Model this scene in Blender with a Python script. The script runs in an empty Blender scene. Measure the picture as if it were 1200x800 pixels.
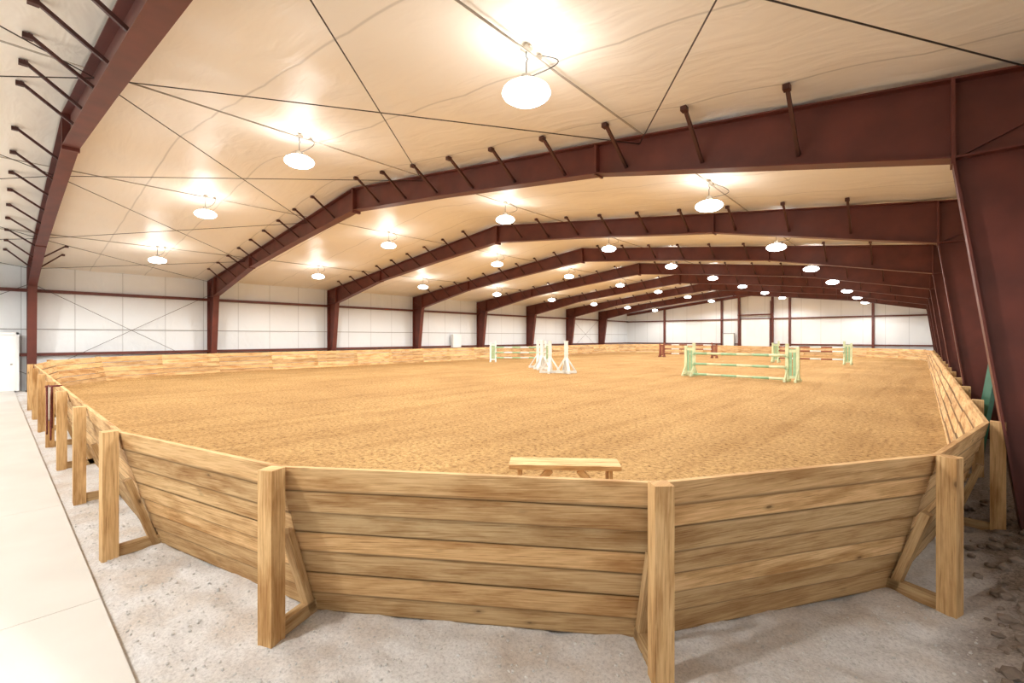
import bpy, bmesh, math, random, time
from mathutils import Vector, noise
random.seed(7)
S = bpy.context.scene
V = Vector
# ------------------------------------------------------------------ constants (metres)
WL, WR = -26.2, 1.25          # side wall planes
XC = (WL+WR)/2                # ridge line
Y0, Y1 = -5.3, 50.1           # end wall planes
BAY = 6.1
RIDGE = 6.47
SL = 0.1189
def roof(x): return RIDGE - SL*abs(x-XC)
frameY = [1.03+BAY*k for k in range(-1, 8)]
SAND = 0.40

# ------------------------------------------------------------------ materials
def newmat(name):
    m = bpy.data.materials.new(name); m.use_nodes = True
    nt = m.node_tree; b = nt.nodes['Principled BSDF']
    return m, nt, b
def N(nt, t, **kw):
    n = nt.nodes.new(t)
    for k, v in kw.items():
        if k in n.inputs: n.inputs[k].default_value = v
        else: setattr(n, k, v)
    return n
def ramp(nt, stops):
    r = nt.nodes.new('ShaderNodeValToRGB')
    e = r.color_ramp.elements
    while len(e) < len(stops): e.new(0.5)
    for i, (p, c) in enumerate(stops):
        e[i].position = p; e[i].color = (*c, 1)
    return r
def mixc(nt, fac, a, b, mode='MIX'):
    m = nt.nodes.new('ShaderNodeMix'); m.data_type = 'RGBA'; m.blend_type = mode
    for sock, v in ((m.inputs[0], fac), (m.inputs[6], a), (m.inputs[7], b)):
        if hasattr(v, 'is_output'): nt.links.new(v, sock)
        elif isinstance(v, (int, float)): sock.default_value = v
        else: sock.default_value = (*v, 1)
    return m.outputs[2]
def math_(nt, op, a, b=None, c=None):
    m = nt.nodes.new('ShaderNodeMath'); m.operation = op
    for i, v in enumerate((a, b, c)):
        if v is None: continue
        if hasattr(v, 'is_output'): nt.links.new(v, m.inputs[i])
        else: m.inputs[i].default_value = v
    return m.outputs[0]
def simple(name, c1, c2=None, scale=6, rough=.6, bump=0, bscale=30, metal=0, bdist=.01):
    m, nt, b = newmat(name)
    c2 = c2 or tuple(x*.8 for x in c1)
    tc = N(nt, 'ShaderNodeTexCoord')
    n = N(nt, 'ShaderNodeTexNoise', Scale=scale, Detail=3.0)
    nt.links.new(tc.outputs['Object'], n.inputs['Vector'])
    r = ramp(nt, [(.3, c2), (.7, c1)])
    nt.links.new(n.outputs['Fac'], r.inputs[0])
    nt.links.new(r.outputs[0], b.inputs['Base Color'])
    b.inputs['Roughness'].default_value = rough
    b.inputs['Metallic'].default_value = metal
    if bump:
        n2 = N(nt, 'ShaderNodeTexNoise', Scale=bscale, Detail=3.0)
        nt.links.new(tc.outputs['Object'], n2.inputs['Vector'])
        bp = N(nt, 'ShaderNodeBump', Strength=bump, Distance=bdist)
        nt.links.new(n2.outputs['Fac'], bp.inputs['Height'])
        nt.links.new(bp.outputs[0], b.inputs['Normal'])
    return m

def wood_mat(name, light, mid, dark):
    m, nt, b = newmat(name)
    uv = N(nt, 'ShaderNodeUVMap', uv_map='UVMap')
    mp = N(nt, 'ShaderNodeMapping'); mp.inputs['Scale'].default_value = (1.6, 60, 1)
    nt.links.new(uv.outputs[0], mp.inputs[0])
    n = N(nt, 'ShaderNodeTexNoise', Scale=1.9, Detail=5.0, Roughness=.65, Distortion=.4)
    nt.links.new(mp.outputs[0], n.inputs['Vector'])
    mp4 = N(nt, 'ShaderNodeMapping'); mp4.inputs['Scale'].default_value = (.5, 7, 1)
    nt.links.new(uv.outputs[0], mp4.inputs[0])
    n4 = N(nt, 'ShaderNodeTexNoise', Scale=1.2, Detail=5.0, Roughness=.5, Distortion=.4)
    nt.links.new(mp4.outputs[0], n4.inputs['Vector'])
    fr = math_(nt, 'MULTIPLY', n4.outputs['Fac'], 8.0)
    fr = math_(nt, 'PINGPONG', fr, .5)
    gsum = math_(nt, 'MULTIPLY_ADD', fr, .35, n.outputs['Fac'])
    r = ramp(nt, [(.34, dark), (.50, mid), (.74, light)])
    nt.links.new(gsum, r.inputs[0])
    mp3 = N(nt, 'ShaderNodeMapping'); mp3.inputs['Scale'].default_value = (.7, 3.0, 1)
    nt.links.new(uv.outputs[0], mp3.inputs[0])
    n3 = N(nt, 'ShaderNodeTexNoise', Scale=1.8, Detail=5.0, Roughness=.6)
    nt.links.new(mp3.outputs[0], n3.inputs['Vector'])
    r3 = ramp(nt, [(.36, (.68, .57, .45)), (.54, (1.03, 1.02, 1.0))])
    nt.links.new(n3.outputs['Fac'], r3.inputs[0])
    c = mixc(nt, 1.0, r.outputs[0], r3.outputs[0], 'MULTIPLY')
    mp2 = N(nt, 'ShaderNodeMapping'); mp2.inputs['Scale'].default_value = (1.5, 3.4, 1)
    nt.links.new(uv.outputs[0], mp2.inputs[0])
    vo = N(nt, 'ShaderNodeTexVoronoi', Scale=1.3, Randomness=1.0)
    nt.links.new(mp2.outputs[0], vo.inputs['Vector'])
    rk = ramp(nt, [(.035, (1, 1, 1)), (.055, (.4, .4, .4)), (.12, (0, 0, 0))])
    nt.links.new(vo.outputs['Distance'], rk.inputs[0])
    kf = math_(nt, 'MULTIPLY', rk.outputs[0], .85)
    c = mixc(nt, kf, c, tuple(x*.35 for x in dark))
    # shade of the board seams, painted as darker colour along the edges
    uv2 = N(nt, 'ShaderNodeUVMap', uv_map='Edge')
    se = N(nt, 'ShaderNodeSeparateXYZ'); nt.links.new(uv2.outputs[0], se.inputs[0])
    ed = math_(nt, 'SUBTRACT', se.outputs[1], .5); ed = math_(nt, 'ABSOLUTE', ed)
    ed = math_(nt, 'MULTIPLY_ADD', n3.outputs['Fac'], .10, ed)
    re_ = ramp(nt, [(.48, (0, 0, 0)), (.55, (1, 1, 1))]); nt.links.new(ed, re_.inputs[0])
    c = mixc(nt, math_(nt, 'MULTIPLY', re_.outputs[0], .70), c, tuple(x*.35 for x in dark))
    at = N(nt, 'ShaderNodeAttribute', attribute_name='Col')
    c = mixc(nt, 1.0, c, at.outputs['Color'], 'MULTIPLY')
    nt.links.new(c, b.inputs['Base Color'])
    b.inputs['Roughness'].default_value = .78
    b.inputs['Specular IOR Level'].default_value = .25
    bp = N(nt, 'ShaderNodeBump', Strength=.45, Distance=.004)
    nt.links.new(n.outputs['Fac'], bp.inputs['Height'])
    nt.links.new(bp.outputs[0], b.inputs['Normal'])
    return m
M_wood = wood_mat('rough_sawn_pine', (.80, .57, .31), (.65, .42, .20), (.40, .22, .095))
M_steel = simple('red_oxide_steel', (.14, .030, .019), (.09, .019, .012), 2.5, .5)
M_steel_dk = simple('red_oxide_brace', (.08, .02, .014), (.05, .014, .01), 2.5, .5)
M_cable = simple('dark_cable', (.05, .035, .03), None, 4, .5)
M_conduit = simple('galvanised_conduit', (.45, .40, .33), None, 4, .4, metal=.6)
M_white = simple('white_paint', (.82, .83, .80), (.72, .73, .70), 5, .5)
M_strip = simple('liner_retaining_strip', (.36, .35, .34), None, 5, .5)
M_door = simple('door_paint', (.88, .89, .88), (.84, .85, .84), 2, .45)
M_green = simple('green_paint', (.36, .58, .36), (.28, .48, .28), 5, .5)
M_dgreen = simple('dark_green_paint', (.05, .17, .10), None, 5, .5)
M_brown = simple('brown_paint', (.30, .09, .05), None, 5, .55)
M_yellow = simple('cream_green_paint', (.70, .78, .50), None, 5, .5)
M_rope = simple('brown_rope', (.22, .05, .04), (.12, .03, .02), 40, .9)
M_rope2 = simple('pale_rope', (.6, .5, .4), None, 40, .9)
M_stone = simple('limestone_chip', (.78, .77, .75), (.52, .51, .50), 12, .9)
M_dstone = simple('dirt_clod', (.30, .24, .20), (.17, .13, .10), 12, .95)
M_black = simple('black_rubber', (.03, .03, .03), None, 5, .6)

def vinyl(name, c1, c2, seam_axis, seam_step, rough=.38, bstr=.35, seamdark=.80):
    m, nt, b = newmat(name)
    tc = N(nt, 'ShaderNodeTexCoord')
    sp = N(nt, 'ShaderNodeSeparateXYZ'); nt.links.new(tc.outputs['Object'], sp.inputs[0])
    n = N(nt, 'ShaderNodeTexNoise', Scale=.35, Detail=2.0)
    nt.links.new(tc.outputs['Object'], n.inputs['Vector'])
    r = ramp(nt, [(.3, c2), (.7, c1)]); nt.links.new(n.outputs['Fac'], r.inputs[0])
    s = math_(nt, 'DIVIDE', sp.outputs[seam_axis], seam_step)
    s = math_(nt, 'FRACT', s)
    s = math_(nt, 'SUBTRACT', s, .5); s = math_(nt, 'ABSOLUTE', s)
    rs = ramp(nt, [(.004, (seamdark,)*3), (.014, (1, 1, 1))]); nt.links.new(s, rs.inputs[0])
    c = mixc(nt, 1.0, r.outputs[0], rs.outputs[0], 'MULTIPLY')
    nt.links.new(c, b.inputs['Base Color'])
    b.inputs['Roughness'].default_value = rough
    mp = N(nt, 'ShaderNodeMapping')
    mp.inputs['Scale'].default_value = (.5, 1.8, 1.2) if seam_axis == 1 else (1.2, 1.2, .4)
    nt.links.new(tc.outputs['Object'], mp.inputs[0])
    n2 = N(nt, 'ShaderNodeTexNoise', Scale=1.5, Detail=3.0, Distortion=.5)
    nt.links.new(mp.outputs[0], n2.inputs['Vector'])
    h = math_(nt, 'MULTIPLY_ADD', rs.outputs[0], .35, n2.outputs['Fac'])
    bp = N(nt, 'ShaderNodeBump', Strength=bstr, Distance=.08)
    nt.links.new(h, bp.inputs['Height']); nt.links.new(bp.outputs[0], b.inputs['Normal'])
    return m
M_ceil = vinyl('vinyl_ceiling_liner', (.90, .86, .78), (.84, .80, .72), 1, 1.83, .40, .40, .74)
M_wallx = vinyl('vinyl_wall_liner', (.80, .83, .85), (.72, .76, .79), 1, 1.525, .4, .4, .7)
M_wally = vinyl('vinyl_endwall_liner', (.84, .86, .87), (.76, .79, .81), 0, 1.525, .4, .4, .7)

def sand_mat():
    m, nt, b = newmat('arena_sand')
    tc = N(nt, 'ShaderNodeTexCoord'); o = tc.outputs['Object']
    n1 = N(nt, 'ShaderNodeTexNoise', Scale=15, Detail=8.0, Roughness=.80); nt.links.new(o, n1.inputs['Vector'])
    n2 = N(nt, 'ShaderNodeTexNoise', Scale=.45, Detail=3.0); nt.links.new(o, n2.inputs['Vector'])
    r = ramp(nt, [(.36, (.15, .08, .030)), (.46, (.45, .27, .11)), (.58, (.62, .405, .18))])
    nt.links.new(n1.outputs['Fac'], r.inputs[0])
    r2 = ramp(nt, [(.3, (.88, .84, .78)), (.7, (1.08, 1.08, 1.06))]); nt.links.new(n2.outputs['Fac'], r2.inputs[0])
    c = mixc(nt, 1.0, r.outputs[0], r2.outputs[0], 'MULTIPLY')
    mp = N(nt, 'ShaderNodeMapping'); mp.inputs['Scale'].default_value = (1.6, .14, 1)
    nt.links.new(o, mp.inputs[0])
    n4 = N(nt, 'ShaderNodeTexNoise', Scale=1.6, Detail=5.0, Distortion=.3); nt.links.new(mp.outputs[0], n4.inputs['Vector'])
    r4 = ramp(nt, [(.36, (.88, .85, .81)), (.52, (1, 1, 1))]); nt.links.new(n4.outputs['Fac'], r4.inputs[0])
    c = mixc(nt, 1.0, c, r4.outputs[0], 'MULTIPLY')
    nt.links.new(c, b.inputs['Base Color']); b.inputs['Roughness'].default_value = .95
    b.inputs['Specular IOR Level'].default_value = .15
    n3 = N(nt, 'ShaderNodeTexNoise', Scale=6, Detail=8.0, Roughness=.78); nt.links.new(o, n3.inputs['Vector'])
    bp = N(nt, 'ShaderNodeBump', Strength=.9, Distance=.06)
    nt.links.new(n3.outputs['Fac'], bp.inputs['Height']); nt.links.new(bp.outputs[0], b.inputs['Normal'])
    return m
M_sand = sand_mat()
def gravel_mat():
    m, nt, b = newmat('limestone_screenings')
    tc = N(nt, 'ShaderNodeTexCoord'); o = tc.outputs['Object']
    n1 = N(nt, 'ShaderNodeTexNoise', Scale=42, Detail=7.0, Roughness=.78); nt.links.new(o, n1.inputs['Vector'])
    r = ramp(nt, [(.34, (.56, .545, .54)), (.48, (.76, .75, .745)), (.62, (.88, .87, .865))])
    nt.links.new(n1.outputs['Fac'], r.inputs[0])
    n2 = N(nt, 'ShaderNodeTexNoise', Scale=1.8, Detail=5.0); nt.links.new(o, n2.inputs['Vector'])
    r2 = ramp(nt, [(.35, (.88, .81, .74)), (.56, (1.02, 1.02, 1.02))]); nt.links.new(n2.outputs['Fac'], r2.inputs[0])
    c = mixc(nt, 1.0, r.outputs[0], r2.outputs[0], 'MULTIPLY')
    sp = N(nt, 'ShaderNodeSeparateXYZ'); nt.links.new(o, sp.inputs[0])
    f = math_(nt, 'MULTIPLY_ADD', n2.outputs['Fac'], .9, sp.outputs[0])
    rf = ramp(nt, [(.50, (0, 0, 0)), (1.0, (1, 1, 1))]); nt.links.new(f, rf.inputs[0])
    rd = ramp(nt, [(.35, (.13, .10, .08)), (.7, (.46, .38, .32))]); nt.links.new(n1.outputs['Fac'], rd.inputs[0])
    c = mixc(nt, rf.outputs[0], c, rd.outputs[0])
    nt.links.new(c, b.inputs['Base Color']); b.inputs['Roughness'].default_value = .95
    b.inputs['Specular IOR Level'].default_value = .15
    n3 = N(nt, 'ShaderNodeTexNoise', Scale=16, Detail=9.0, Roughness=.8); nt.links.new(o, n3.inputs['Vector'])
    bp = N(nt, 'ShaderNodeBump', Strength=.55, Distance=.022)
    nt.links.new(n3.outputs['Fac'], bp.inputs['Height']); nt.links.new(bp.outputs[0], b.inputs['Normal'])
    return m
M_gravel = gravel_mat()
M_conc = simple('broom_finished_concrete', (.80, .78, .74), (.73, .71, .67), 1.2, .85, .15, 80, bdist=.004)

def emis(name, col, st):
    m, nt, b = newmat(name)
    b.inputs['Base Color'].default_value = (.9, .9, .9, 1)
    b.inputs['Emission Color'].default_value = (*col, 1)
    b.inputs['Emission Strength'].default_value = st
    return m
M_lamp = emis('glowing_acrylic_refractor', (1.0, .99, .97), 16)
M_lamp.cycles.emission_sampling = 'NONE'

# ------------------------------------------------------------------ mesh helpers
class B:
    def __init__(s):
        s.bm = bmesh.new()
        s.uv = s.bm.loops.layers.uv.new('UVMap')
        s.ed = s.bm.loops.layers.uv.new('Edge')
        s.col = s.bm.loops.layers.float_color.new('Col')
    def hexa(s, v8, mi=0, col=(1, 1, 1), ax=V((1, 0, 0)), sd=V((0, 1, 0)), up=V((0, 0, 1)), edge=None):
        vs = [s.bm.verts.new(v) for v in v8]
        ru, rv = random.uniform(0, 50), random.uniform(0, 50)
        o = V(v8[0]); e0, e1 = edge if edge else (.5, .5)
        for f in ((0, 3, 2, 1), (4, 5, 6, 7), (0, 1, 5, 4), (1, 2, 6, 5), (2, 3, 7, 6), (3, 0, 4, 7)):
            fc = s.bm.faces.new([vs[i] for i in f]); fc.material_index = mi
            for l, i in zip(fc.loops, f):
                d = l.vert.co-o
                l[s.uv].uv = (d.dot(ax)+ru, d.dot(sd)+d.dot(up)+rv)
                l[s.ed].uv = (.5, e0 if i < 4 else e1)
                l[s.col] = (*col, 1)
    def beam(s, p0, p1, w, h, up=(0, 0, 1), mi=0, col=(1, 1, 1)):
        p0, p1 = V(p0), V(p1); ax = (p1-p0).normalized(); up = V(up)
        sd = ax.cross(up).normalized(); u2 = sd.cross(ax).normalized()
        a, b_ = sd*w/2, u2*h/2
        s.hexa([p0-a-b_, p1-a-b_, p1+a-b_, p0+a-b_, p0-a+b_, p1-a+b_, p1+a+b_, p0+a+b_], mi, col, ax, sd, u2)
    def box(s, a, b_, mi=0, col=(1, 1, 1), ax=V((1, 0, 0))):
        (x0, y0, z0), (x1, y1, z1) = a, b_
        if ax.x: sd, up = V((0, 1, 0)), V((0, 0, 1))
        elif ax.y: sd, up = V((1, 0, 0)), V((0, 0, 1))
        else: sd, up = V((1, 0, 0)), V((0, 1, 0))
        s.hexa([V(p) for p in ((x0, y0, z0), (x1, y0, z0), (x1, y1, z0), (x0, y1, z0), (x0, y0, z1), (x1, y0, z1), (x1, y1, z1), (x0, y1, z1))], mi, col, ax, sd, up)
    def tube(s, pts, r, n=6, mi=0, cap=True):
        pts = [V(p) for p in pts]; rings = []
        for i, p in enumerate(pts):
            t = (pts[min(i+1, len(pts)-1)]-pts[max(i-1, 0)]).normalized()
            ref = V((0, 0, 1)) if abs(t.z) < .9 else V((1, 0, 0))
            a = t.cross(ref).normalized(); b_ = t.cross(a)
            rings.append([s.bm.verts.new(p+(a*math.cos(q)+b_*math.sin(q))*r) for q in [2*math.pi*k/n for k in range(n)]])
        for i in range(len(rings)-1):
            for k in range(n):
                f = s.bm.faces.new([rings[i][k], rings[i][(k+1) % n], rings[i+1][(k+1) % n], rings[i+1][k]])
                f.material_index = mi; f.smooth = True
        if cap:
            for rg in (rings[0], rings[-1]):
                f = s.bm.faces.new(rg); f.material_index = mi
    def lathe(s, prof, n=20, c=(0, 0, 0), mi=0):
        c = V(c); rings = []
        for r, z in prof:
            if r < 1e-5: rings.append([s.bm.verts.new(c+V((0, 0, z)))])
            else: rings.append([s.bm.verts.new(c+V((r*math.cos(2*math.pi*k/n), r*math.sin(2*math.pi*k/n), z))) for k in range(n)])
        for i in range(len(rings)-1):
            a, b_ = rings[i], rings[i+1]
            for k in range(n):
                k2 = (k+1) % n
                if len(a) == 1: vs = [a[0], b_[k2], b_[k]]
                elif len(b_) == 1: vs = [a[k], a[k2], b_[0]]
                else: vs = [a[k], a[k2], b_[k2], b_[k]]
                f = s.bm.faces.new(vs); f.material_index = mi; f.smooth = True
    def done(s, name, mats, recalc=True, parent=None):
        if recalc: bmesh.ops.recalc_face_normals(s.bm, faces=s.bm.faces[:])
        me = bpy.data.meshes.new(name); s.bm.to_mesh(me); s.bm.free()
        for m in mats: me.materials.append(m)
        o = bpy.data.objects.new(name, me); S.collection.objects.link(o)
        if parent: o.parent = parent
        return o

# ------------------------------------------------------------------ ground, pavement
def lin(a, b, n): return [a+(b-a)*i/n for i in range(n+1)]
b = B()
xs = lin(WL, -9, 20)+lin(-9, WR, 200)[1:]
ys = lin(Y0, .3, 8)+lin(.3, 9, 170)[1:]+lin(9, Y1, 20)[1:]
g = []
def gz(x, y):
    z = .018*noise.noise(V((x*2.3, y*2.3, 0)))+.026*noise.noise(V((x*5, y*5, 4)))+.018*noise.noise(V((x*13, y*13, 8)))
    if x > .25 and y > 3: z += .10*min(1, (x-.25)/.6)*(1+.9*noise.noise(V((x*4, y*4, 9))))
    if y < .62: z = -.02
    return z
for y in ys:
    g.append([b.bm.verts.new((x, y, gz(x, y))) for x in xs])
for j in range(len(ys)-1):
    for i in range(len(xs)-1):
        f = b.bm.faces.new([g[j][i], g[j][i+1], g[j+1][i+1], g[j+1][i]]); f.smooth = True
b.done('ground_gravel_floor', [M_gravel])

b = B()
x = WL+.02
while x < WR-.1:
    x2 = min(x+3.05, WR-.02)
    b.box((x, -1.75, -.05), (x2-.008, .57, .045))
    x = x2
b.box((WL+.02, -1.7, -.05), (WR-.02, .55, .036))
b.done('concrete_walkway', [M_conc])

# ------------------------------------------------------------------ arena fence path (post positions, CCW)
P = []
P += [(x, .74) for x in lin(-19.2, -5.78, 6)]
P += [(-3.35, 1.28), (-1.19, 2.71), (.16, 4.84), (.61, 7.12)]
P += [(.61, y) for y in lin(7.12, 42.8, 15)[1:]]
P += [(.16, 45.1), (-1.19, 47.2), (-3.35, 48.65), (-5.78, 49.2)]
P += [(x, 49.2) for x in lin(-5.78, -19.2, 6)[1:]]
P += [(-21.6, 48.65), (-23.7, 47.2), (-24.7, 45.1), (-25.0, 42.8)]
P += [(-25.0, y) for y in lin(42.8, 7.12, 15)[1:]]
P += [(-24.7, 4.84), (-23.7, 2.71), (-21.6, 1.28)]
n = len(P)
P = [V((p[0], p[1], 0)) for p in P]
def ztop(p): return 1.19+.15*max(0, min(1, (-p.x-7)/15))
inn = []
for i in range(n):
    d1 = (P[i]-P[i-1]).normalized(); d2 = (P[(i+1) % n]-P[i]).normalized()
    t = (d1+d2).normalized(); nn = V((-t.y, t.x, 0))
    nn /= max(.7, (V((-d1.y, d1.x, 0))).dot(nn)); inn.append(nn)
TH, LEAN, NB, OFF = .04, .34, 7, .065
b = B()
cuts = [0, .145, .285, .43, .57, .715, .86, 1.0]
for i in range(n):
    j = (i+1) % n
    zi, zj = ztop(P[i])-.002, ztop(P[j])-.002
    cc = [0]+[c+random.uniform(-.014, .014) for c in cuts[1:-1]]+[1.0]
    for k in range(NB):
        def pt(q, z, nn, s, off):
            return P[q]+nn*(OFF+LEAN*s+off)+V((0, 0, z*(1-s)))
        s0 = cc[k]+(0 if k == 0 else random.uniform(.001, .008)); s0j = cc[k]+(0 if k == 0 else random.uniform(.001, .008))
        s1 = cc[k+1]-.002
        j0 = random.uniform(-.003, .006); j1 = j0-random.uniform(.006, .018)
        a0, a1 = pt(i, zi, inn[i], s0, j0), pt(j, zj, inn[j], s0j, j0)
        b0, b1 = pt(i, zi, inn[i], s1, j1), pt(j, zj, inn[j], s1, j1)
        ti, tj = inn[i]*TH, inn[j]*TH
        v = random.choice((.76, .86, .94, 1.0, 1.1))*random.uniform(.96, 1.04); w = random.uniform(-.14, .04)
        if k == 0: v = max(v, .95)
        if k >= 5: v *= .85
        ax = (a1-a0).normalized(); up = (a0-b0).normalized(); sd = ax.cross(up)
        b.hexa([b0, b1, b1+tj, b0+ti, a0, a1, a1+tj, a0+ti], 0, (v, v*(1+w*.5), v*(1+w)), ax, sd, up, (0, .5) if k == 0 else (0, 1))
    nn = inn[i].normalized(); p = P[i]; v = random.uniform(.90, 1.02)
    b.beam(p+V((0, 0, -.05)), p+V((0, 0, ztop(p)+random.uniform(0, .02))), .12, .12, up=nn, col=(v, v*.96, v*.90))
    b.beam(p+nn*(.0+LEAN*.40)+V((0, 0, ztop(p)*.60)), p+nn*(.02+LEAN)+V((0, 0, 0.02)), .07, .06, up=nn, col=(v*.85,)*3)
    b.beam(p+nn*.03+V((0, 0, .05)), p+nn*(.06+LEAN)+V((0, 0, .05)), .07, .10, col=(v*.75,)*3)
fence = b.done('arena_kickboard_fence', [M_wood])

# ------------------------------------------------------------------ sand footing
edge = []
for i in range(n):
    s = 1-SAND/ztop(P[i])
    a = P[i]+inn[i]*(OFF+LEAN*s+TH*.5)
    s2 = 1-SAND/ztop(P[(i+1) % n]); c = P[(i+1) % n]+inn[(i+1) % n]*(OFF+LEAN*s2+TH*.5)
    for k in range(4): edge.append(a.lerp(c, k/4))
b = B(); ctr = V((XC, 25, 0)); R = 120; rings = []
for r in range(R):
    t = 1-(r/R)
    row = []
    for e in edge:
        p = ctr.lerp(e, t); dd = (p-e).length
        z = SAND+.026*noise.noise(V((p.x*1.6, p.y*1.6, 0)))+.020*noise.noise(V((p.x*4.5, p.y*4.5, 3)))
        z += .05*math.exp(-dd*2.2)
        row.append(b.bm.verts.new((p.x, p.y, z)))
    rings.append(row)
m_ = len(edge)
for r in range(R-1):
    for k in range(m_):
        f = b.bm.faces.new([rings[r][k], rings[r][(k+1) % m_], rings[r+1][(k+1) % m_], rings[r+1][k]]); f.smooth = True
b.bm.faces.new(rings[-1])
b.done('arena_sand_floor', [M_sand])

# ------------------------------------------------------------------ walls and ceiling
def quadwall(name, pts, mat, nrm):
    b = B(); nv = V(nrm)*.06
    a = [b.bm.verts.new(p) for p in pts]; c = [b.bm.verts.new(V(p)+nv) for p in pts]
    b.bm.faces.new(a); b.bm.faces.new(list(reversed(c)))
    for i in range(len(a)):
        j = (i+1) % len(a); b.bm.faces.new([a[i], c[i], c[j], a[j]])
    return b.done(name, [mat])
eL, eR = roof(WL)+.05, roof(WR)+.05
quadwall('wall_left', [(WL, Y0, -.05), (WL, Y1, -.05), (WL, Y1, eL), (WL, Y0, eL)], M_wallx, (-1, 0, 0))
quadwall('wall_right', [(WR, Y0, -.05), (WR, Y1, -.05), (WR, Y1, eR), (WR, Y0, eR)], M_wallx, (1, 0, 0))
for nm, y, s_ in (('wall_back', Y1, 1), ('wall_front', Y0, -1)):
    quadwall(nm, [(WL, y, -.05), (WR, y, -.05), (WR, y, eR), (XC, y, RIDGE+.05), (WL, y, eL)], M_wally, (0, s_, 0))
PUR = 1.25
b = B(); rows = []
cx = []
for s_ in range(0, 11):
    for q in range(6): cx.append(XC+s_*PUR+PUR*q/6)
cx = [c for c in cx if c < WR]+[WR]
cx = [2*XC-c for c in reversed(cx[1:])]+cx
cy = lin(Y0, Y1, 240)
for y in cy:
    row = []
    for x in cx:
        ph = (abs(x-XC) % PUR)/PUR
        sag = .030*math.sin(math.pi*ph)
        sag += .016*noise.noise(V((x*1.1, y*.9, 1)))+.009*noise.noise(V((x*.8, y*3.2, 5)))
        row.append(b.bm.verts.new((x, y, roof(x)+.045+sag)))
    rows.append(row)
for j in range(len(cy)-1):
    for i in range(len(cx)-1):
        f = b.bm.faces.new([rows[j][i], rows[j+1][i], rows[j+1][i+1], rows[j][i+1]]); f.smooth = True
b.done('ceiling', [M_ceil], False)

# ------------------------------------------------------------------ rigid steel frames
def frame(y):
    b = B(); fw, ft = .25, .022
    X = [12.735, 8.2, 4.0, 0.0]; D = [.88, .52, .55, .64]
    for s_ in (1, -1):
        pr = []
        for a, d in zip(X, D): pr.append((XC+s_*a, roof(XC+s_*a), roof(XC+s_*a)-d))
        for (x0, t0, b0), (x1, t1, b1) in zip(pr, pr[1:]):
            b.hexa([V(q) for q in ((x0, y-.008, b0), (x1, y-.008, b1), (x1, y+.008, b1), (x0, y+.008, b0), (x0, y-.008, t0), (x1, y-.008, t1), (x1, y+.008, t1), (x0, y+.008, t0))])
            b.beam((x0, y, b0), (x1, y, b1), fw, ft)
            b.beam((x0, y, t0-.01), (x1, y, t1-.01), fw, ft)
        xw = XC+s_*13.70; xi = XC+s_*12.735; xb = XC+s_*13.27
        tk = roof(xi); bk = tk-.88; tw = roof(xw)
        b.hexa([V(q) for q in ((xi, y-.008, bk), (xw, y-.008, bk), (xw, y+.008, bk), (xi, y+.008, bk), (xi, y-.008, tk), (xw, y-.008, tw), (xw, y+.008, tw), (xi, y+.008, tk))])
        b.hexa([V(q) for q in ((xb, y-.008, 0), (xw, y-.008, 0), (xw, y+.008, 0), (xb, y+.008, 0), (xi, y-.008, bk), (xw, y-.008, bk), (xw, y+.008, bk), (xi, y+.008, bk))])
        b.beam((xi, y, tk-.01), (xw, y, tw-.01), fw, ft)
        b.beam((xb, y, 0), (xi, y, bk), fw, ft, up=(1, 0, 0))
        b.beam((xw-s_*.01, y, 0), (xw-s_*.01, y, tw), fw, ft, up=(1, 0, 0))
        b.beam((xi, y, bk), (xw, y, bk+.0), fw, ft)
        b.beam((xi+s_*.05, y-.02, bk+.03), (xw, y-.02, bk+.45), .05, .03)
        b.box((xb-s_*.1 if s_ > 0 else xw-.0, y-.16, -.02), (xw if s_ > 0 else xb+.1, y+.16, .02))
        for a, d, w in ((12.735, .95, .26), (8.2, .56, .25), (0.02, .72, .26)):
            x = XC+s_*a
            b.box((x-.018, y-w/2, roof(x)-d), (x+.018, y+w/2, roof(x)-.0))
        for q in range(1, 10):
            x = XC+s_*(q*PUR+.0)
            dep = .88+(.52-.88)*(12.735-q*PUR)/(12.735-8.2) if q*PUR > 8.2 else (.55 if q*PUR > 3 else .6)
            for sy in ((-1, 1) if (y < 3 and q > 7) else (-1,)):
                b.beam((x, y+sy*.02, roof(x)-dep*.82), (x, y+sy*.72, roof(x)+.03), .045, .045, mi=1, up=(1, 0, 0))
                b.box((x-.04, y+sy*.72-.05, roof(x)-.035), (x+.04, y+sy*.72+.05, roof(x)+.03), 1)
    return b.done('steel_portal_frame', [M_steel, M_steel_dk])
for y in frameY: frame(y)

b = B()
for x, s_ in ((WL, 1), (WR, -1)):
    for z in (1.42, 3.93):
        b.box((min(x, x+s_*.2), Y0+.02, z-.06), (max(x, x+s_*.2), Y1-.02, z+.06), ax=V((0, 1, 0)))
    b.box((min(x, x+s_*.03), Y0+.02, 2.40), (max(x, x+s_*.03), Y1-.02, 2.435), 1)
b.done('wall_girts_side', [M_steel, M_strip])
b = B()
for z in (1.42, 3.9):
    b.box((WL+.02, Y1-.2, z-.06), (WR-.02, Y1-.0, z+.06))
for x in (-21.5, -15.4, -13.75, -10.75, -9.3, -3.1):
    b.box((x-.09, Y1-.28, 0), (x+.09, Y1, roof(x)+.02))
for s_ in (1, -1):
    b.beam((XC, Y1-.14, RIDGE-.12), (XC+s_*13.6, Y1-.14, roof(XC+s_*13.6)-.12), .22, .26)
b.done('endwall_framing_back', [M_steel])

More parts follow.
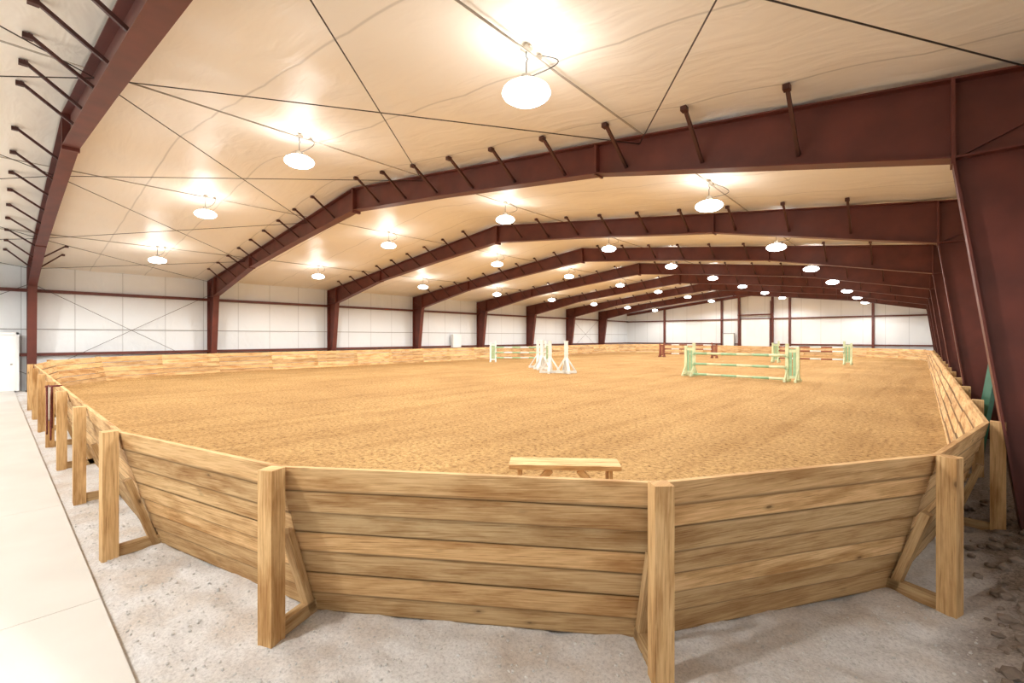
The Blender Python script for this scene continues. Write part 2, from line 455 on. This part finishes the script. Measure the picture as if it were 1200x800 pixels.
# doors
def panel_door(x0, x1, z0, z1, rows_, cols, y):
    b = B()
    b.box((x0, y-.06, z0), (x1, y, z1))
    for r in range(rows_):
        for c in range(cols):
            w = (x1-x0)/cols; h = (z1-z0)/rows_
            b.box((x0+c*w+.08*w, y-.085, z0+r*h+.12*h), (x0+(c+1)*w-.08*w, y-.06, z0+(r+1)*h-.12*h))
    for xx in (x0-.07, x1): b.box((xx, y-.12, z0), (xx+.07, y, z1+.07), 1)
    b.box((x0-.07, y-.12, z1), (x1+.07, y, z1+.07), 1)
    return b
b = panel_door(-13.5, -10.95, .4, 3.85, 6, 4, Y1-.3)
b.tube([(-13.6, Y1-.5, 3.8), (-13.6, Y1-.5, 5.6)], .04, mi=1); b.tube([(-10.85, Y1-.5, 3.8), (-10.85, Y1-.5, 5.6)], .04, mi=1)
b.tube([(-13.8, Y1-.45, 4.3), (-10.6, Y1-.45, 4.3)], .07, n=10, mi=1)
b.done('door_1', [M_door, M_steel])
b = panel_door(-15.2, -14.2, .4, 2.45, 3, 2, Y1-.22); b.done('door_2', [M_door, M_strip])
b = B(); W3 = WL+.21
b.box((W3, -.62, .05), (W3+.06, .62, 2.2)); b.box((W3+.06, -.5, .25), (W3+.075, .5, 1.0)); b.box((W3+.06, -.5, 1.15), (W3+.075, .5, 2.05))
for yy in (-.70, .62): b.box((W3, yy, .05), (W3+.12, yy+.08, 2.28))
b.box((W3, -.70, 2.2), (W3+.12, .70, 2.28)); b.lathe([(0, 0), (.03, .0), (.03, .04), (0, .04)], 10, (W3+.1, .5, 1.05), 1)
b.done('door_3', [M_door, M_conduit])
b = B(); b.box((WL+.21, 22.5, 1.35), (WL+.45, 23.3, 2.3)); b.box((WL+.45, 22.56, 1.42), (WL+.47, 23.24, 2.23))
b.box((WL+.04, 22.7, 1.5), (WL+.21, 23.1, 2.1)); b.done('electrical_panel_box', [M_door])

# ------------------------------------------------------------------ rod bracing
b = B()
nodes = [1.0, -3.5, -9.3, XC*2+9.3, XC*2+3.5, XC*2-1.0]
for (ya, yb) in ((1.03, 7.13), (-5.07, 1.03), (37.63, 43.73)):
    for xa, xb in zip(nodes, nodes[1:]):
        for (u, w) in ((xa, xb), (xb, xa)):
            b.tube([V((u, ya, roof(u)-.10)), V((w, yb, roof(w)-.10))], .009, 5)
    x = WL+.25
    b.tube([(x, ya, .6), (x, yb, 4.2)], .009, 5); b.tube([(x, ya, 4.2), (x, yb, .6)], .009, 5)
b.done('rod_cross_bracing', [M_cable])

# ------------------------------------------------------------------ lamps
rowsX = [-3.4, -9.3, -15.4, -21.2]
def lamp_mesh():
    b = B()
    b.lathe([(0, -.10), (.11, -.096), (.20, -.075), (.26, -.035), (.28, 0), (.26, .045), (.20, .085), (.12, .11), (.07, .115)], 24, mi=0)
    b.lathe([(.07, .11), (.07, .12), (.065, .20), (.03, .215), (0, .215)], 16, mi=1)
    b.tube([(0, 0, .21), (0, 0, .36), (.02, 0, .39), (0, 0, .42), (-.0, 0, .50)], .007, 6, mi=2)
    pts = []
    for k in range(12):
        t = k/11
        pts.append((.06+.31*math.sin(math.pi*t), .22*t, .17+.34*t-.08*math.sin(math.pi*t)))
    b.tube(pts, .006, 5, mi=2)
    return b.done('high_bay_lamp', [M_lamp, M_conduit, M_black], False)
first = lamp_mesh(); me = first.data; used = False
LD = bpy.data.lights.new('lamp_light', 'SPOT'); LD.energy = 480; LD.color = (1, .99, .96); LD.shadow_soft_size = .2
LD.spot_size = math.radians(170); LD.spot_blend = .35
LU = bpy.data.lights.new('lamp_uplight', 'POINT'); LU.energy = 16; LU.color = (1, .99, .96); LU.shadow_soft_size = .25
for k in range(-1, 8):
    for x in rowsX:
        y = 1.03+BAY*(k+.5)
        if not used: o = first; used = True
        else:
            o = bpy.data.objects.new('high_bay_lamp', me); S.collection.objects.link(o)
        o.location = (x, y, roof(x)-.49)
        lo = bpy.data.objects.new('lamp_light', LD); S.collection.objects.link(lo); lo.parent = o; lo.location = (0, 0, -.32)
        lo = bpy.data.objects.new('lamp_uplight', LU); S.collection.objects.link(lo); lo.parent = o; lo.location = (0, 0, -.65)
b = B()
for x in rowsX:
    z = roof(x)+.005
    b.tube([(x, Y0+.1, z), (x, Y1-.3, z)], .014, 6)
    for k in range(-1, 8):
        y = 1.03+BAY*(k+.5)
        b.box((x-.05, y-.05, z-.0), (x+.05, y+.05, z+.035))
        b.box((x-.03, y+.19, z+.0), (x+.03, y+.25, z+.035))
b.done('lighting_conduit', [M_conduit])

# ------------------------------------------------------------------ bench
b = B()
for q in (-.075, .075):
    b.beam((-.54, q, .45), (.54, q, .45), .14, .045)
for x in (-.44, .44):
    b.beam((x, 0, 0), (x, 0, .427), .24, .04, up=(1, 0, 0), col=(.9,)*3)
b.beam((-.44, 0, .22), (.44, 0, .22), .04, .08, col=(.85,)*3)
for sg in (-1, 1):
    b.beam((sg*.42, -.10, .10), (sg*.14, -.10, .42), .04, .07, col=(.95,)*3)
o = b.done('wooden_bench', [M_wood]); o.location = (-2.66, 3.78, SAND-.01); o.rotation_euler = (0, 0, math.radians(38))

# ------------------------------------------------------------------ horse jumps
def jump(p0, p1, mats, rails, H=1.45, wing=.36):
    p0, p1 = V((*p0, SAND)), V((*p1, SAND)); L = (p1-p0).length
    b = B()
    for s_ in (0, 1):
        sg = -1 if s_ == 0 else 1; x0 = 0 if s_ == 0 else L
        for q in (0, wing):
            b.box((x0+sg*q-.055, -.05, 0), (x0+sg*q+.055, .05, H-(.0 if q == 0 else .12)), 0)
            b.beam((x0+sg*q, -.38, .05), (x0+sg*q, .38, .05), .09, .09, mi=0)
            for e in (-1, 1): b.beam((x0+sg*q, e*.34, .08), (x0+sg*q, e*.04, .45), .04, .05, up=(1, 0, 0), mi=0)
        for z in (.18, H-.28): b.beam((x0, 0, z), (x0+sg*wing, 0, z), .05, .09, mi=0)
        for q in (.32, .68): b.box((x0+sg*wing*q-.045, -.02, .14), (x0+sg*wing*q+.045, .02, H-.2), 1)
        for rz in rails:
            if rz > .1: b.box((x0-.06, -.12, rz-.07), (x0+.06, -.04, rz-.045), 1)
    for rz in rails:
        seg = 6
        for k in range(seg):
            a, c = L*k/seg, L*(k+1)/seg
            b.tube([(a+.02 if k == 0 else a, -.08, rz), (c, -.08, rz)], .05, 8, mi=2+(k % 2))
    o = b.done('horse_jump', mats); o.location = p0
    o.rotation_euler = (0, 0, math.atan2(p1.y-p0.y, p1.x-p0.x)); return o
jump((-7.45, 20.4), (-3.85, 20.2), [M_yellow, M_green, M_green, M_yellow], [.1, .55, 1.0])
jump((-7.2, 35.2), (-3.6, 35.2), [M_yellow, M_green, M_brown, M_white], [.3, .8, 1.05])
jump((-21.9, 23.0), (-19.3, 25.2), [M_white, M_green, M_green, M_white], [.3, .65, 1.0])
jump((-16.7, 38.7), (-12.9, 39.3), [M_brown, M_brown, M_brown, M_white], [.3, .7, 1.05], 1.25)
def standard(x, y, rot):
    b = B(); H = 1.5
    b.box((-.075, -.075, 0), (.075, .075, H)); b.box((-.09, -.09, H), (.09, .09, H+.03))
    for a in (0, 1):
        dx, dy = (1, 0) if a == 0 else (0, 1)
        b.beam((-dx*.50, -dy*.50, .06), (dx*.50, dy*.50, .06), .10, .12)
        for e in (-1, 1):
            b.beam((e*dx*.46, e*dy*.46, .08), (e*dx*.05, e*dy*.05, .72), .06, .12, up=(dy, dx, 0))
    for z in (.6, .9, 1.2): b.box((-.11, -.095, z), (.11, -.075, z+.03))
    o = b.done('jump_standard', [M_white]); o.location = (x, y, SAND); o.rotation_euler = (0, 0, rot)
standard(-13.2, 17.6, .5); standard(-12.55, 18.0, .9); standard(-16.0, 20.2, .6); standard(-15.0, 19.3, .2)

b = B()
for q in (0, .40):
    b.beam((0, q, 0), (.24, q+.25, 1.65), .09, .09)
for z in (.25, .6, .95, 1.25, 1.5): b.beam((.24*z/1.65, .25*z/1.65, z), (.24*z/1.65, .40+.25*z/1.65, z), .03, .10)
b.beam((0, -.15, .04), (0, .55, .04), .08, .08)
o = b.done('green_jump_wing', [M_dgreen]); o.location = (.74, 11.3, .10)

# ------------------------------------------------------------------ lead ropes on the fence top
b = B()
for s_, (dx, ln) in enumerate(((-.05, .75), (.03, .95), (.08, .6), (-.09, .85))):
    pts = []
    for k in range(15):
        t = k/14; a = math.pi*t
        pts.append((dx+.05*math.cos(a)+.02*math.sin(7*t+s_), -.03-.02*s_, 1.24-ln*math.sin(a)))
    b.tube(pts, .013, 6, mi=1 if s_ == 2 else 0)
b.box((-.02, -.12, 1.22), (.02, .10, 1.25)); b.beam((-.16, -.07, 1.24), (.16, -.07, 1.24), .02, .02)
o = b.done('hanging_lead_rope', [M_rope, M_rope2]); o.location = (-11.5, .74, 0)

# ------------------------------------------------------------------ loose stones
t_ = bmesh.new(); bmesh.ops.create_icosphere(t_, subdivisions=1, radius=1)
IV = [v.co.copy() for v in t_.verts]; IF = [[v.index for v in f.verts] for f in t_.faces]; t_.free()
def stones(name, cnt, fn, mat):
    vs, fs = [], []
    for _ in range(cnt):
        x, y, r = fn(); z = gz(x, y); o = len(vs)
        sc = V((random.uniform(.8, 1.3), random.uniform(.8, 1.3), random.uniform(.5, .8)))*r
        for c in IV:
            q = random.uniform(.85, 1.15); vs.append((x+c.x*sc.x*q, y+c.y*sc.y*q, z+r*.2+c.z*sc.z*q))
        for f in IF: fs.append([o+k for k in f])
    me = bpy.data.meshes.new(name); me.from_pydata(vs, [], fs); me.materials.append(mat)
    o = bpy.data.objects.new(name, me); S.collection.objects.link(o)
def near():
    while 1:
        x, y = random.uniform(-8, .3), random.uniform(.62, 5)
        pts = [(-8, .74), (-5.78, .74), (-3.35, 1.28), (-1.19, 2.71), (.16, 4.84)]
        yl = None
        for (a, c), (e, f) in zip(pts, pts[1:]):
            if a <= x <= e: yl = c+(f-c)*(x-a)/(e-a)
        if yl is None or y < yl+.35: return x, y, random.choice((.004, .005, .006, .008, .011))
stones('gravel_chips', 2500, near, M_stone)
def rightside():
    return random.uniform(.35, 1.15), random.uniform(3.3, 9), random.choice((.02, .03, .04, .06))
stones('dirt_clods', 200, rightside, M_dstone)

# ------------------------------------------------------------------ world, camera
w = bpy.data.worlds.new('World'); S.world = w; w.use_nodes = True
w.node_tree.nodes['Background'].inputs[0].default_value = (.9, .95, 1, 1)
w.node_tree.nodes['Background'].inputs[1].default_value = .5
cam = bpy.data.cameras.new('Camera'); co = bpy.data.objects.new('Camera', cam); S.collection.objects.link(co)
co.location = (0, 0, 2.1); co.rotation_euler = (math.pi/2, 0, math.radians(41.58))
cam.sensor_width = 36; cam.lens = 541/1200*36; cam.shift_y = -5/1200; cam.clip_start = .05; cam.clip_end = 200
S.camera = co
S.view_settings.view_transform = 'Standard'
S.view_settings.look = 'None'
